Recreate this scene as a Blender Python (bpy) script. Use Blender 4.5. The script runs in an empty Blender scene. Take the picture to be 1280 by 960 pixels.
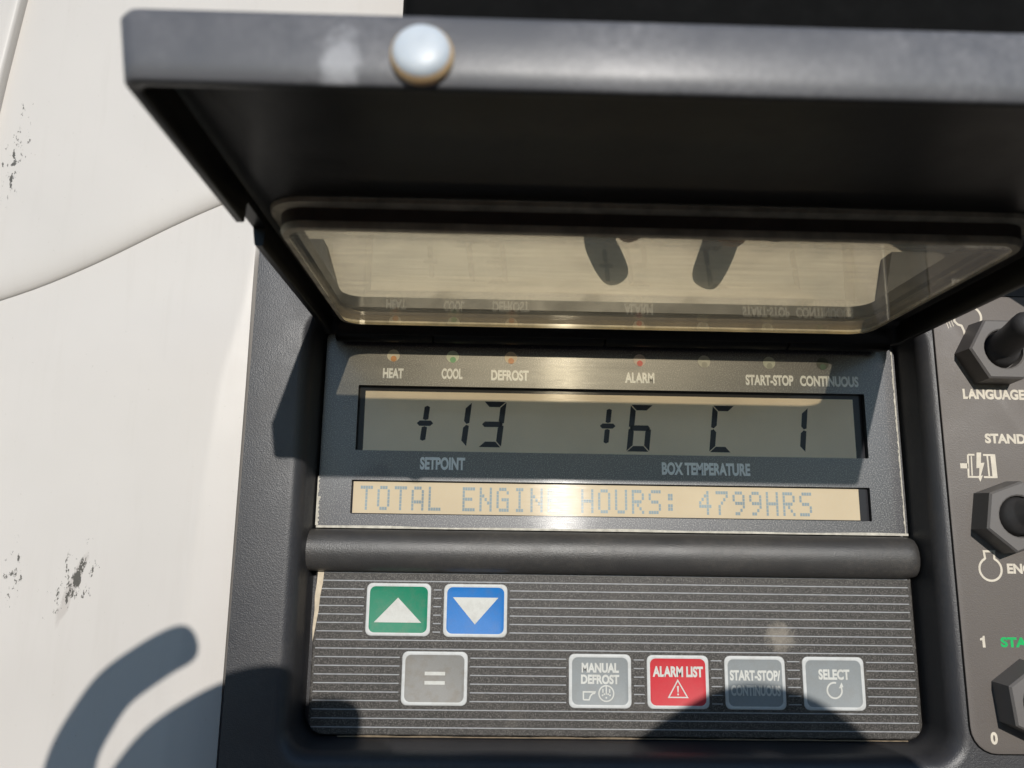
import bpy, bmesh, math, random
import numpy as np
from mathutils import Vector, Matrix
random.seed(7)
sc = bpy.context.scene
C = sc.collection
R = math.radians
# ------------------------------------------------------------------ frame of reference
# all sizes are written in millimetres in the controller's own frame:
# x to the right, y up, z out of its face; (0,0,0) is a point on its face 1.65 m above the ground
MM = 0.001
HGT = 1.65
def W(x, y, z): return Vector((x*MM, -z*MM, y*MM + HGT))
# ------------------------------------------------------------------ camera
FPX, DIST = 980.0, 245.0
r = np.array((1, .0185, .0216)); r /= np.linalg.norm(r)
n = np.array(((616-640)/FPX, (672-480)/FPX, 1.)); n /= np.linalg.norm(n)
n -= r*(n@r); n /= np.linalg.norm(n)
u = np.cross(r, n)
if u[1] > 0: u = -u
def axis(k, s): v = (s*r[k], s*u[k], -s*n[k]); return Vector((v[0], -v[2], v[1]))
ax, ay, az = axis(0, 1), axis(1, -1), axis(2, -1)
cd = bpy.data.cameras.new('camera'); cam = bpy.data.objects.new('camera', cd); C.objects.link(cam)
M = Matrix.Identity(4)
for i in range(3):
    M[i][0], M[i][1], M[i][2] = ax[i], ay[i], az[i]
M.translation = W(0, 0, DIST); cam.matrix_world = M
cd.sensor_width = 36; cd.lens = 36*FPX/1280; cd.clip_start = .004; cd.clip_end = 400
cd.dof.use_dof = True; cd.dof.focus_distance = .238; cd.dof.aperture_fstop = 16
sc.camera = cam
# ------------------------------------------------------------------ sun, sky, exposure
SUN = Vector((.09, .301, 1.)).normalized()              # towards the sun, controller frame
sw = Vector((SUN.x, -SUN.z, SUN.y))
ld = bpy.data.lights.new('sun', 'SUN'); sun = bpy.data.objects.new('sun', ld); C.objects.link(sun)
ld.energy = 3.5; ld.angle = R(.53); ld.color = (1, .955, .89)
sun.rotation_euler = sw.to_track_quat('Z', 'Y').to_euler(); sun.location = W(200, 800, 2500)
wd = bpy.data.worlds.new('World'); sc.world = wd; wd.use_nodes = True
nt = wd.node_tree; bg = nt.nodes['Background']
sky = nt.nodes.new('ShaderNodeTexSky'); sky.sky_type = 'NISHITA'; sky.sun_disc = False
sky.sun_elevation = math.asin(sw.z); sky.sun_rotation = math.atan2(sw.x, sw.y)
sky.air_density = 1.0; sky.dust_density = .05; sky.ozone_density = 2.6
nt.links.new(sky.outputs[0], bg.inputs[0]); bg.inputs[1].default_value = .125
sc.view_settings.view_transform = 'Standard'; sc.view_settings.look = 'None'
sc.view_settings.exposure = 0; sc.view_settings.gamma = 1
sc.render.engine = 'CYCLES'
sc.cycles.transparent_max_bounces = 24; sc.cycles.max_bounces = 10
sc.cycles.caustics_reflective = False; sc.cycles.caustics_refractive = False

# ------------------------------------------------------------------ materials
class NT:
    def __init__(s, name):
        s.m = bpy.data.materials.new(name); s.m.use_nodes = True; s.t = s.m.node_tree
        s.p = s.t.nodes['Principled BSDF']; s.o = s.t.nodes['Material Output']
        s.tc = s.t.nodes.new('ShaderNodeTexCoord')
    def n(s, k, **kw):
        q = s.t.nodes.new('ShaderNode'+k)
        for a, b in kw.items(): setattr(q, a, b)
        return q
    def l(s, a, b): s.t.links.new(a, b)
    def mapping(s, scale):
        m = s.n('Mapping'); s.l(s.tc.outputs['Object'], m.inputs[0])
        m.inputs['Scale'].default_value = scale if hasattr(scale, '__len__') else (scale,)*3
        return m.outputs[0]
    def noise(s, scale, detail=3, rough=.55, vec=None):
        q = s.n('TexNoise'); q.inputs['Scale'].default_value = 1; q.inputs['Detail'].default_value = detail
        q.inputs['Roughness'].default_value = rough
        s.l(vec if vec is not None else s.mapping(scale), q.inputs['Vector']); return q.outputs['Fac']
    def ramp(s, fac, *st):
        q = s.n('ValToRGB'); e = q.color_ramp.elements
        while len(e) < len(st): e.new(.5)
        for el, (p, c) in zip(e, st):
            el.position = p; el.color = (c if hasattr(c, '__len__') else (c,)*3)[:3] + (1,) if hasattr(c, '__len__') else (c, c, c, 1)
        s.l(fac, q.inputs[0]); return q.outputs[0]
    def math(s, op, a, b=None):
        q = s.n('Math', operation=op)
        for i, v in enumerate((a, b)):
            if v is None: continue
            if isinstance(v, (int, float)): q.inputs[i].default_value = v
            else: s.l(v, q.inputs[i])
        return q.outputs[0]
    def mix(s, fac, a, b):
        q = s.n('Mix', data_type='RGBA')
        for i, v in ((0, fac), (6, a), (7, b)):
            if isinstance(v, (int, float)): q.inputs[i].default_value = v
            elif isinstance(v, tuple): q.inputs[i].default_value = v[:3] + (1,)
            else: s.l(v, q.inputs[i])
        return q.outputs[2]
    def bump(s, h, strength, dist=.0001):
        q = s.n('Bump'); q.inputs['Strength'].default_value = strength; q.inputs['Distance'].default_value = dist
        s.l(h, q.inputs['Height']); s.l(q.outputs[0], s.p.inputs['Normal']); return q.outputs[0]

def simple(name, col, rough=.5, spec=.5, var=.12, grain=0, gscale=2500, patch=60):
    a = NT(name)
    nz = a.noise(patch, 4)
    lo = tuple(c*(1-var) for c in col); hi = tuple(min(1, c*(1+var)) for c in col)
    a.l(a.ramp(nz, (.3, lo), (.7, hi)), a.p.inputs['Base Color'])
    r2 = a.noise(patch*2.3, 3)
    a.l(a.ramp(r2, (.25, max(0, rough-.06)), (.75, min(1, rough+.06))), a.p.inputs['Roughness'])
    a.p.inputs['Specular IOR Level'].default_value = spec
    if grain: a.bump(a.noise(gscale, 2), grain, .00006)
    return a.m

def plastic(name, base, rough, spec=.5, grain=.6, gscale=2600, dust=.5, dcol=(.16, .14, .115), patch=None):
    a = NT(name)
    big = a.noise(45, 5, .6); fine = a.noise(700, 3)
    d = a.math('MULTIPLY', a.ramp(big, (.42, 0.), (.75, 1.)), a.ramp(fine, (.35, .15), (.7, 1.)))
    sm = a.noise((30, 400, 30) if False else 160, 4, .65)
    col = a.mix(a.math('MULTIPLY', d, dust*.4), base, dcol)
    col = a.mix(a.ramp(sm, (.62, 0.), (.8, .12*dust)), col, dcol)
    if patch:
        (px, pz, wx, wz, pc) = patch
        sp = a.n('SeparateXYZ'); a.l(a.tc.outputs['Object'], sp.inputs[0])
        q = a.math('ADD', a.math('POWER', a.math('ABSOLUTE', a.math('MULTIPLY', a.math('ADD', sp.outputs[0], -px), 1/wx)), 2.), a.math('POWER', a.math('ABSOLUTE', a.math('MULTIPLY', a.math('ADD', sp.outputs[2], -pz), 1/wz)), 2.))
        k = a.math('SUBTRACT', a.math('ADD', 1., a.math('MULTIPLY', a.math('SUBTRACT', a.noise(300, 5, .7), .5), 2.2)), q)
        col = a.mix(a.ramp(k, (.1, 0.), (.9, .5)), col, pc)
    a.l(col, a.p.inputs['Base Color'])
    a.l(a.ramp(a.noise(90, 4), (.3, rough-.05), (.75, rough+.07)), a.p.inputs['Roughness'])
    a.p.inputs['Specular IOR Level'].default_value = spec
    a.bump(a.noise(gscale, 2), grain, .00008)
    return a.m

def brushed(a, fac_gloss, rough=.21, aniso=.8, shader=None):
    """fine sideways wipe scratches over a clear coat: glints stretch across them"""
    g = a.n('BsdfAnisotropic'); g.distribution = 'GGX'
    g.inputs['Roughness'].default_value = rough; g.inputs['Anisotropy'].default_value = aniso
    tg = a.n('CombineXYZ'); tg.inputs[0].default_value = 1.0
    a.l(tg.outputs[0], g.inputs['Tangent'])
    st = a.noise((18, 18, 1300), 4)
    b = a.n('Bump'); b.inputs['Strength'].default_value = .6; b.inputs['Distance'].default_value = .00005
    a.l(st, b.inputs['Height']); a.l(b.outputs[0], g.inputs['Normal'])
    sm = a.n('BsdfGlossy'); sm.inputs['Roughness'].default_value = .035
    add = a.n('MixShader'); add.inputs[0].default_value = .68
    a.l(g.outputs[0], add.inputs[2]); a.l(sm.outputs[0], add.inputs[1])
    fr = a.n('Fresnel'); fr.inputs[0].default_value = 1.4
    mx = a.n('MixShader'); a.l(a.math('MULTIPLY', fr.outputs[0], fac_gloss), mx.inputs[0])
    a.l(shader or a.p.outputs[0], mx.inputs[1]); a.l(add.outputs[0], mx.inputs[2])
    a.l(mx.outputs[0], a.o.inputs[0])

def glazed(name, col, rough=.6, speck=0, sscale=3500, gl=1.2, sp=.2, var=.05):
    a = NT(name)
    c = a.ramp(a.noise(50, 3), (.3, tuple(x*(1-var) for x in col)), (.7, tuple(x*(1+var) for x in col)))
    if speck:
        c = a.mix(a.math('MULTIPLY', a.ramp(a.noise(sscale, 2, .6), (.5, 0.), (.68, 1.)), speck), c, (.55, .53, .5))
    a.l(c, a.p.inputs['Base Color']); a.p.inputs['Roughness'].default_value = rough
    a.p.inputs['Specular IOR Level'].default_value = sp
    brushed(a, gl)
    return a.m

m_house = plastic('grained_black_plastic', (.034, .034, .038), .42, .55, grain=1.0, gscale=3100)
m_lid = plastic('lid_black_plastic', (.01, .0098, .0092), .36, .3, grain=.15, gscale=1500, dust=.35)
m_lid_out = plastic('faded_lid_edge_lit_patch', (.105, .105, .113), .4, .55, grain=.3, gscale=1500, dust=1.0, dcol=(.34, .33, .34), patch=(-.0222, .0645, .0032, .0065, (.5, .5, .52)))  # faded plastic; the pale patch is a sunlit glare spot painted into the colour
m_bar = plastic('bar_black_plastic', (.045, .043, .042), .4, .6, grain=1.0, gscale=3100, dust=.8)
m_plate = plastic('switch_plate_dark', (.15, .132, .12), .5, .4, grain=.9, gscale=3100, dust=1.0)
m_rubber = plastic('black_rubber', (.045, .043, .043), .5, .45, grain=.3, dust=.35)
m_nut = plastic('nut_dark_plastic', (.15, .14, .134), .5, .45, grain=.3, dust=.7)
m_black = simple('deep_black', (.004, .004, .004), .8, .08)
m_cream = simple('cream_print', (.66, .6, .5), .6, .3, .1, patch=400)
m_green_print = simple('green_print', (.01, .45, .12), .6, .3, patch=400)
m_disp = glazed('display_membrane', (.016, .016, .024), .37, .4, 3000, gl=1.0, sp=1.0)
m_bezel = glazed('lcd_bezel', (.01, .01, .015), .5, 0, gl=.8)
m_lcd = glazed('lcd_glass', (.88, .74, .57), .6, .12, 2500, gl=.8)
m_lcd2 = glazed('lcd_message_glass', (.60, .49, .33), .6, .12, 2500, gl=.8)
m_seg = glazed('lcd_segment', (.02, .021, .03), .6, 0, gl=.8)
m_dot = glazed('lcd_dot', (.27, .335, .36), .6, 0, gl=1.0, var=.2)
m_letter = glazed('display_lettering', (.85, .86, .87), .37, 0, gl=1.0, sp=.9)
m_chalk = simple('chalky_dust', (.55, .52, .45), .9, .2, .25, patch=500)
m_beige = simple('torn_membrane_backing', (.62, .53, .4), .8, .2, .15, patch=500)

def keypad_mat():
    a = NT('keypad_membrane')
    sp = a.ramp(a.noise(3100, 2, .6), (.48, 0.), (.7, 1.))
    c = a.mix(a.math('MULTIPLY', sp, .5), (.032, .029, .026), (.3, .28, .255))
    # dusty wipe marks
    big = a.ramp(a.noise(90, 5, .65), (.55, 0.), (.8, .35))
    c = a.mix(big, c, (.17, .15, .125))
    # one fingertip-sized dust spot above the fourth grey key
    v = a.n('VectorMath', operation='DISTANCE'); a.l(a.tc.outputs['Object'], v.inputs[0])
    v.inputs[1].default_value = (.0872, -.0002, -.0283)
    v2 = a.n('Math', operation='SUBTRACT')
    wob = a.math('MULTIPLY', a.noise(420, 4, .7), .0075)
    dd = a.math('SUBTRACT', a.math('ADD', v.outputs['Value'], wob), .0058)
    mask = a.ramp(a.math('MULTIPLY', dd, 200.), (0., .45), (.6, 0.))
    c = a.mix(mask, c, (.42, .37, .3))
    a.l(c, a.p.inputs['Base Color']); a.p.inputs['Roughness'].default_value = .47
    a.p.inputs['Specular IOR Level'].default_value = .4
    a.bump(a.noise(3000, 2), .3, .00005)
    return a.m
m_key = keypad_mat()
m_stripe = simple('silver_stripe', (.36, .37, .385), .5, .4, .15, patch=600)
def btn(name, col, dirt=.25):
    a = NT(name)
    c = a.mix(a.math('MULTIPLY', a.ramp(a.noise(260, 5, .7), (.45, 0.), (.75, 1.)), dirt), col, (.2, .17, .13))
    c = a.mix(a.ramp(a.noise(3500, 2), (.5, 0.), (.75, .15)), c, tuple(min(1, x*1.5+.03) for x in col))
    a.l(c, a.p.inputs['Base Color']); a.p.inputs['Roughness'].default_value = .5
    a.p.inputs['Specular IOR Level'].default_value = .35; a.bump(a.noise(3000, 2), .2, .00005)
    return a.m
m_rim = btn('button_rim', (.6, .61, .6), .3)
m_bgreen = btn('button_green', (.002, .2, .105)); m_bblue = btn('button_blue', (.004, .16, .5), .15)
m_bgrey = btn('button_grey', (.26, .28, .285), .2); m_bworn = btn('button_worn_grey', (.25, .245, .23), .7)
m_bred = btn('button_red', (.56, .028, .04), .12); m_sym = btn('button_symbol', (.62, .62, .58), .25)

def white_mat():
    a = NT('white_gelcoat')
    c = a.ramp(a.noise(16, 4), (.3, (.575, .542, .505)), (.7, (.615, .58, .542)))
    # faint vertical runs of dirt
    c = a.mix(a.ramp(a.noise((260, 200, 22), 4, .6), (.54, 0.), (.85, .14)), c, (.42, .38, .33))
    c = a.mix(a.ramp(a.noise(900, 3, .6), (.70, 0.), (.78, .45)), c, (.3, .26, .2))
    # scuffed patches where something rubbed, torn flecks with the dark ground showing
    sep = a.n('SeparateXYZ'); a.l(a.tc.outputs['Object'], sep.inputs[0])
    tot = None
    fleck = a.noise((560, 300, 260), 6, .74)
    for (cx, cy, wx, wy, sl) in ((-.1215, -.014, .0085, .017, -.28), (-.1545, .117, .0055, .026, -.12), (-.139, -.012, .006, .014, 0)):
        dx = a.math('ADD', sep.outputs[0], -cx); dy = a.math('ADD', sep.outputs[2], -cy)
        dx = a.math('ADD', dx, a.math('MULTIPLY', dy, sl))
        q = a.math('ADD', a.math('POWER', a.math('ABSOLUTE', a.math('MULTIPLY', dx, 1/wx)), 2.),
                   a.math('POWER', a.math('ABSOLUTE', a.math('MULTIPLY', dy, 1/wy)), 2.))
        k = a.math('SUBTRACT', 1., q); k = a.math('MAXIMUM', k, 0.)
        k = a.math('MULTIPLY', k, .16)
        tot = k if tot is None else a.math('ADD', tot, k)
    # a longer scrape down the middle of the nearest scuff
    dx = a.math('ADD', sep.outputs[0], .1222); dy = a.math('ADD', sep.outputs[2], .0165)
    dx = a.math('SUBTRACT', dx, a.math('MULTIPLY', dy, .34))
    dx = a.math('ADD', dx, a.math('MULTIPLY', a.math('SUBTRACT', a.noise((300, 300, 160), 3), .5), .003))
    q = a.math('ADD', a.math('POWER', a.math('ABSOLUTE', a.math('MULTIPLY', dx, 1/.0017)), 2.), a.math('POWER', a.math('ABSOLUTE', a.math('MULTIPLY', dy, 1/.0115)), 2.))
    k = a.math('MULTIPLY', a.math('MAXIMUM', a.math('SUBTRACT', 1., q), 0.), .10)
    scr_ = a.math('MINIMUM', a.math('MULTIPLY', k, 20.), 1.)
    tot = a.math('ADD', tot, k)
    c = a.mix(a.math('MULTIPLY', scr_, .3), c, (.3, .25, .22))
    fl = a.ramp(a.math('ADD', fleck, tot), (.70, 0.), (.725, 1.))
    fl = a.math('MULTIPLY', fl, a.math('MINIMUM', a.math('MULTIPLY', tot, 60.), 1.))
    c = a.mix(a.math('MULTIPLY', fl, .9), c, (.045, .042, .033))
    a.l(c, a.p.inputs['Base Color'])
    a.l(a.ramp(a.noise(30, 4), (.3, .36), (.7, .48)), a.p.inputs['Roughness'])
    a.p.inputs['Specular IOR Level'].default_value = .4
    a.bump(a.noise(260, 3), .12, .0002)
    return a.m
m_white = white_mat()

def plexi_mat():
    a = NT('yellowed_clear_plastic')
    tr = a.n('BsdfTransparent'); tr.inputs[0].default_value = (.89, .84, .715, 1)
    df = a.n('BsdfDiffuse'); df.inputs[0].default_value = (.66, .62, .52, 1)
    tl = a.n('BsdfTranslucent'); tl.inputs[0].default_value = (.72, .68, .56, 1)
    hz = a.n('MixShader'); hz.inputs[0].default_value = .5
    a.l(df.outputs[0], hz.inputs[1]); a.l(tl.outputs[0], hz.inputs[2])
    st = a.noise((45, 700, 400), 5, .6); bl = a.noise(90, 4)
    hf = a.math('ADD', a.ramp(st, (.35, .08), (.8, .26)), a.ramp(bl, (.5, 0.), (.8, .1)))
    sep = a.n('SeparateXYZ'); a.l(a.tc.outputs['Object'], sep.inputs[0])
    ed = a.math('MULTIPLY', sep.outputs[1], -1.)          # distance out from the hinge
    ed = a.math('ADD', ed, a.math('MULTIPLY', a.noise(110, 5, .65), .012))
    hf = a.math('ADD', hf, a.ramp(a.math('MULTIPLY', ed, 10.), (.86, 0.), (.93, .22)))
    mx = a.n('MixShader'); a.l(hf, mx.inputs[0]); a.l(tr.outputs[0], mx.inputs[1]); a.l(hz.outputs[0], mx.inputs[2])
    gl = a.n('BsdfGlossy'); gl.inputs['Roughness'].default_value = .045
    fr = a.n('Fresnel'); ge = a.n('NewGeometry'); a.l(a.math('ADD', 1.49, a.math('MULTIPLY', ge.outputs['Backfacing'], 1/1.49-1.49)), fr.inputs[0])
    m2 = a.n('MixShader'); a.l(fr.outputs[0], m2.inputs[0]); a.l(mx.outputs[0], m2.inputs[1]); a.l(gl.outputs[0], m2.inputs[2])
    a.l(m2.outputs[0], a.o.inputs[0])
    return a.m
m_plexi = plexi_mat()
m_wall = simple('smoky_brown_edge', (.1, .078, .06), .65, .25, .25, patch=120)
m_gold = simple('yellowed_edge', (.55, .48, .35), .8, .1, .3, patch=200)
def dome_mat(name, col):
    a = NT(name); a.l(a.ramp(a.noise(300, 3), (.3, tuple(c*.9 for c in col)), (.7, col)), a.p.inputs['Base Color'])
    a.p.inputs['Roughness'].default_value = .4; a.p.inputs['Subsurface Weight'].default_value = .8
    a.p.inputs['Subsurface Radius'].default_value = (1, .9, .8); a.p.inputs['Subsurface Scale'].default_value = .002
    return a.m
m_dome = dome_mat('milky_rubber', (.60, .65, .70)); m_stain = dome_mat('rust_stained_rubber', (.72, .5, .27))

# ------------------------------------------------------------------ mesh helpers
class MB:
    def __init__(s): s.v = []; s.f = []; s.mi = []
    def pt(s, x, y, z): s.v.append((x, y, z)); return len(s.v)-1
    def face(s, pts, mi=0): s.f.append([s.pt(*p) for p in pts]); s.mi.append(mi)
    def poly(s, pts, z, mi=0):
        a = sum(p[0]*q[1]-q[0]*p[1] for p, q in zip(pts, pts[1:]+pts[:1]))
        if a < 0: pts = pts[::-1]
        s.face([(p[0], p[1], z) for p in pts], mi)
    def rect(s, x0, x1, y0, y1, z, mi=0): s.poly([(x0, y0), (x1, y0), (x1, y1), (x0, y1)], z, mi)
    def loops(s, loops, mis=0, closed=False, cap0=None, cap1=None):
        ids = [[s.pt(*p) for p in L] for L in loops]; k = len(ids[0])
        pairs = list(zip(ids, ids[1:])) + ([(ids[-1], ids[0])] if closed else [])
        for j, (A, B) in enumerate(pairs):
            m = mis if isinstance(mis, int) else mis[j]
            for i in range(k):
                s.f.append([A[i], A[(i+1) % k], B[(i+1) % k], B[i]]); s.mi.append(m)
        if cap0 is not None: s.f.append(ids[0][::-1]); s.mi.append(cap0)
        if cap1 is not None: s.f.append(list(ids[-1])); s.mi.append(cap1)
    def prism(s, pts, z0, z1, mi=0, bev=0):
        a = sum(p[0]*q[1]-q[0]*p[1] for p, q in zip(pts, pts[1:]+pts[:1]))
        if a < 0: pts = pts[::-1]
        L = [[(x, y, z0) for x, y in pts], [(x, y, z1) for x, y in pts]]
        s.loops(L, mi, cap0=mi, cap1=mi)
    def box(s, x0, x1, y0, y1, z0, z1, mi=0): s.prism([(x0, y0), (x1, y0), (x1, y1), (x0, y1)], z0, z1, mi)
    def stroke(s, pts, w, z, mi=0, closed=False):
        P = [Vector(p) for p in pts]; k = len(P); Lf = []; Rt = []
        for i in range(k):
            a = P[i-1] if (i or closed) else None; b = P[(i+1) % k] if (i < k-1 or closed) else None
            d1 = (P[i]-a).normalized() if a is not None else None; d2 = (b-P[i]).normalized() if b is not None else None
            d1 = d1 or d2; d2 = d2 or d1
            n1 = Vector((-d1.y, d1.x)); n2 = Vector((-d2.y, d2.x)); m = (n1+n2)
            m = m.normalized() if m.length > 1e-6 else n1
            h = w/2/max(.4, m.dot(n1)); Lf.append(P[i]+m*h); Rt.append(P[i]-m*h)
        for i in range(k if closed else k-1):
            j = (i+1) % k
            s.poly([tuple(Lf[i]), tuple(Lf[j]), tuple(Rt[j]), tuple(Rt[i])], z, mi)
    def disc(s, x, y, rr, z, mi=0, k=24): s.poly([(x+rr*math.cos(2*math.pi*i/k), y+rr*math.sin(2*math.pi*i/k)) for i in range(k)], z, mi)
    def text(s, body, x0, x1, y0, y1, z, mi=0, off=.012):
        cu = bpy.data.curves.new('t', 'FONT'); cu.body = body; cu.size = 1; cu.offset = off; cu.resolution_u = 6
        ob = bpy.data.objects.new('t', cu); C.objects.link(ob)
        me = bpy.data.meshes.new_from_object(ob.evaluated_get(bpy.context.evaluated_depsgraph_get()))
        xs = [v.co.x for v in me.vertices]; ys = [v.co.y for v in me.vertices]
        ax0, ax1, ay0, ay1 = min(xs), max(xs), min(ys), max(ys)
        base = len(s.v)
        for v in me.vertices:
            s.v.append((x0+(v.co.x-ax0)/(ax1-ax0)*(x1-x0), y0+(v.co.y-ay0)/(ay1-ay0)*(y1-y0), z))
        for p in me.polygons:
            vs = [base+i for i in p.vertices]
            if p.normal.z < 0: vs.reverse()
            s.f.append(vs); s.mi.append(mi)
        bpy.data.objects.remove(ob); bpy.data.curves.remove(cu); bpy.data.meshes.remove(me)
    def build(s, name, mats, parent=None, smooth=None, label=None, normals=True, up=False):
        me = bpy.data.meshes.new(name)
        o0 = Vector(parent['o']) if parent is not None and 'o' in parent else Vector((0, 0, 0))
        me.from_pydata([(p[0]*MM, -p[2]*MM, p[1]*MM) for p in s.v], [], s.f)
        mats = mats if isinstance(mats, (list, tuple)) else [mats]
        for m in mats: me.materials.append(m)
        for p, k in zip(me.polygons, s.mi): p.material_index = k
        return finish(name, me, parent, smooth, label, normals, up)
ROOTLOC = W(0, 0, 0)
def finish(name, me, parent=None, smooth=None, label=None, normals=False, up=False):
    bm = bmesh.new(); bm.from_mesh(me); bmesh.ops.remove_doubles(bm, verts=bm.verts, dist=2e-6)
    if normals: bmesh.ops.recalc_face_normals(bm, faces=bm.faces)
    if up:
        bm.normal_update()
        fl = [f for f in bm.faces if f.normal.y > .9]
        if fl: bmesh.ops.reverse_faces(bm, faces=fl)
    bm.to_mesh(me); bm.free()
    if smooth:
        for p in me.polygons: p.use_smooth = True
        me.set_sharp_from_angle(angle=R(smooth))
    o = bpy.data.objects.new(name, me); C.objects.link(o)
    if parent is not None: o.parent = parent
    else: o.location = ROOTLOC
    if label: o['label'] = label
    return o
def thing(name, label, cat, group=None):
    o = bpy.data.objects.new(name, None); C.objects.link(o); o.location = ROOTLOC
    o.empty_display_size = .02; o['label'] = label; o['category'] = cat
    if group: o['group'] = group
    return o
def rrect(x0, x1, y0, y1, rad, k=6):
    rad = rad if hasattr(rad, '__len__') else (rad,)*4        # bl br tr tl
    out = []
    for (cx, cy, rr, a0) in ((x0+rad[0], y0+rad[0], rad[0], 180), (x1-rad[1], y0+rad[1], rad[1], 270),
                             (x1-rad[2], y1-rad[2], rad[2], 0), (x0+rad[3], y1-rad[3], rad[3], 90)):
        for i in range(k+1):
            t = R(a0+90*i/k); out.append((cx+rr*math.cos(t), cy+rr*math.sin(t)))
    return out
def arc(cx, cy, rr, a0, a1, k=20): return [(cx+rr*math.cos(R(a0+(a1-a0)*i/k)), cy+rr*math.sin(R(a0+(a1-a0)*i/k))) for i in range(k+1)]
def fill(bm_loops, z):
    """flat face with holes"""
    bm = bmesh.new(); ed = []
    for L in bm_loops:
        vs = [bm.verts.new((x, y, z)) for x, y in L]
        ed += [bm.edges.new((vs[i], vs[(i+1) % len(vs)])) for i in range(len(vs))]
    bmesh.ops.triangle_fill(bm, use_beauty=True, use_dissolve=False, edges=ed, normal=(0, 0, 1))
    fs = [[tuple(v.co) for v in f.verts] for f in bm.faces]; bm.free(); return fs

# ================================================================== GROUND
gm = bpy.data.meshes.new('ground'); s_ = 150
gm.from_pydata([(-s_, -s_, 0), (s_, -s_, 0), (s_, s_, 0), (-s_, s_, 0)], [], [(0, 1, 2, 3)])
ga = NT('yard_concrete'); ga.l(ga.ramp(ga.noise(2.5, 5), (.3, (.07, .068, .066)), (.7, (.11, .106, .1))), ga.p.inputs['Base Color'])
ga.p.inputs['Roughness'].default_value = .85; gm.materials.append(ga.m)
g = bpy.data.objects.new('ground', gm); C.objects.link(g); g['kind'] = 'structure'

# ================================================================== WHITE BODY OF THE TRAILER
body = thing('trailer_panel', 'off-white moulded trailer panel with dark scuffs and a curved crease, beside the black controller', 'panel')
def crease(x):
    xs = [-330, -200, -154.8, -131.4, -115.6, -102.8, -91.6, -70, -30, 40, 130, 260]
    ys = [35, 56, 69.6, 79.8, 89.0, 96.8, 102.8, 112, 124, 138, 150, 160]
    return float(np.mean(np.interp(x+np.linspace(-16, 16, 17), xs, ys)))
def lower_z(x, y):
    z = 6 + .9*math.sin((x+200)*.006)
    fade = min(1, max(0, (96-y)/12))
    wdt = float(np.interp(y, [-70, -21, 23, 46, 73, 90], [16, 13.6, 10.8, 9.2, 3.4, 2]))
    e = -75.4
    d = x - (e - wdt)
    t = min(1, max(0, d/2.4+.5)); soft = 2.4*t*t/2 if d < 1.2 else d
    if d > -1.2 and x <= e: z -= .17*soft*fade
    if x > e-1.6: z -= (.17*wdt + 6*min(1, (x-(e-1.6))/1.6)**2)*fade if x <= e else 34*min(1, max(0, (70-y)/3)) + (9*fade if x < -58 else 0)
    return z
xs = list(np.linspace(-330, -100, 47)) + list(np.linspace(-99, -77.2, 45)) + list(np.linspace(-77, -74.9, 9)) + [-74, -71.5, -66, -58] + list(np.linspace(-50, 260, 60))
mb = MB(); rows = 90; L = []
for x in xs:
    yc = crease(x); L.append([(x, y, lower_z(x, y)) for y in np.linspace(-210, yc, rows)])
ids = [[mb.pt(*p) for p in col] for col in L]
for a_, b_ in zip(ids, ids[1:]):
    for i in range(rows-1): mb.f.append([a_[i], b_[i], b_[i+1], a_[i+1]]); mb.mi.append(0)
mb.build('lower_skin', m_white, body, 50)
mb = MB(); ids = []
prof = [(0, -1.0), (.15, .2), (.5, 1.1), (1.2, 2.0), (2.4, 2.9), (4, 3.7), (6, 4.4), (9, 5.0), (13, 5.4), (20, 5.7), (60, 6), (120, 6), (260, 6)]
def seam_x(y): return float(np.interp(y, [-300, 121.8, 146.2, 176.1, 400], [-178, -162, -160.2, -157.5, -140]))
for x in np.linspace(-330, 260, 120):
    yc = crease(x); ids.append([mb.pt(x, yc+d, 6 + .9*math.sin((x+200)*.006) + h*.55) for d, h in prof])
for a_, b_ in zip(ids, ids[1:]):
    for i in range(len(prof)-1): mb.f.append([a_[i], b_[i], b_[i+1], a_[i+1]]); mb.mi.append(0)
mb.build('upper_skin', m_white, body, 60)
mb = MB(); ids = []
for y in np.linspace(-210, 400, 90):
    sx = seam_x(y); z0 = 12.2
    ids.append([mb.pt(sx-d, y, z) for d, z in ((0, 9.5), (.05, z0), (.5, z0+.55), (1.2, z0+.8), (3, z0+.95), (160, z0+1))])
for a_, b_ in zip(ids, ids[1:]):
    for i in range(5): mb.f.append([a_[i], a_[i+1], b_[i+1], b_[i]]); mb.mi.append(0)
mb.build('side_skin', m_white, body, 50)

# black flap above
flap = thing('rubber_flap', 'black rubber flap overhanging the panel above the open lid', 'flap')
mb = MB()
pts = rrect(-27, 330, 124, 420, (7, 2, 2, 2), 6)
def ins(pts, d, cx=150, cy=290): return [(x+(d if x < cx else -d), y+(d if y < cy else -d)) for x, y in pts]
L = [[(x, y, 44) for x, y in pts], [(x, y, 54) for x, y in pts], [(x, y, 57) for x, y in ins(pts, 1.2)], [(x, y, 58.2) for x, y in ins(pts, 4)]]
mb.loops(L, 0, cap0=0, cap1=0)
mb.build('flap_sheet', m_black, flap, 50)
mb = MB(); mb.box(-10, 330, 215, 420, 5, 44.5); mb.build('flap_mount', m_black, flap)

# ================================================================== CONTROLLER
ctl = thing('refrigeration_controller', 'black refrigeration unit controller with lit message display, striped keypad, toggle switches and open hinged lid', 'controller')
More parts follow.
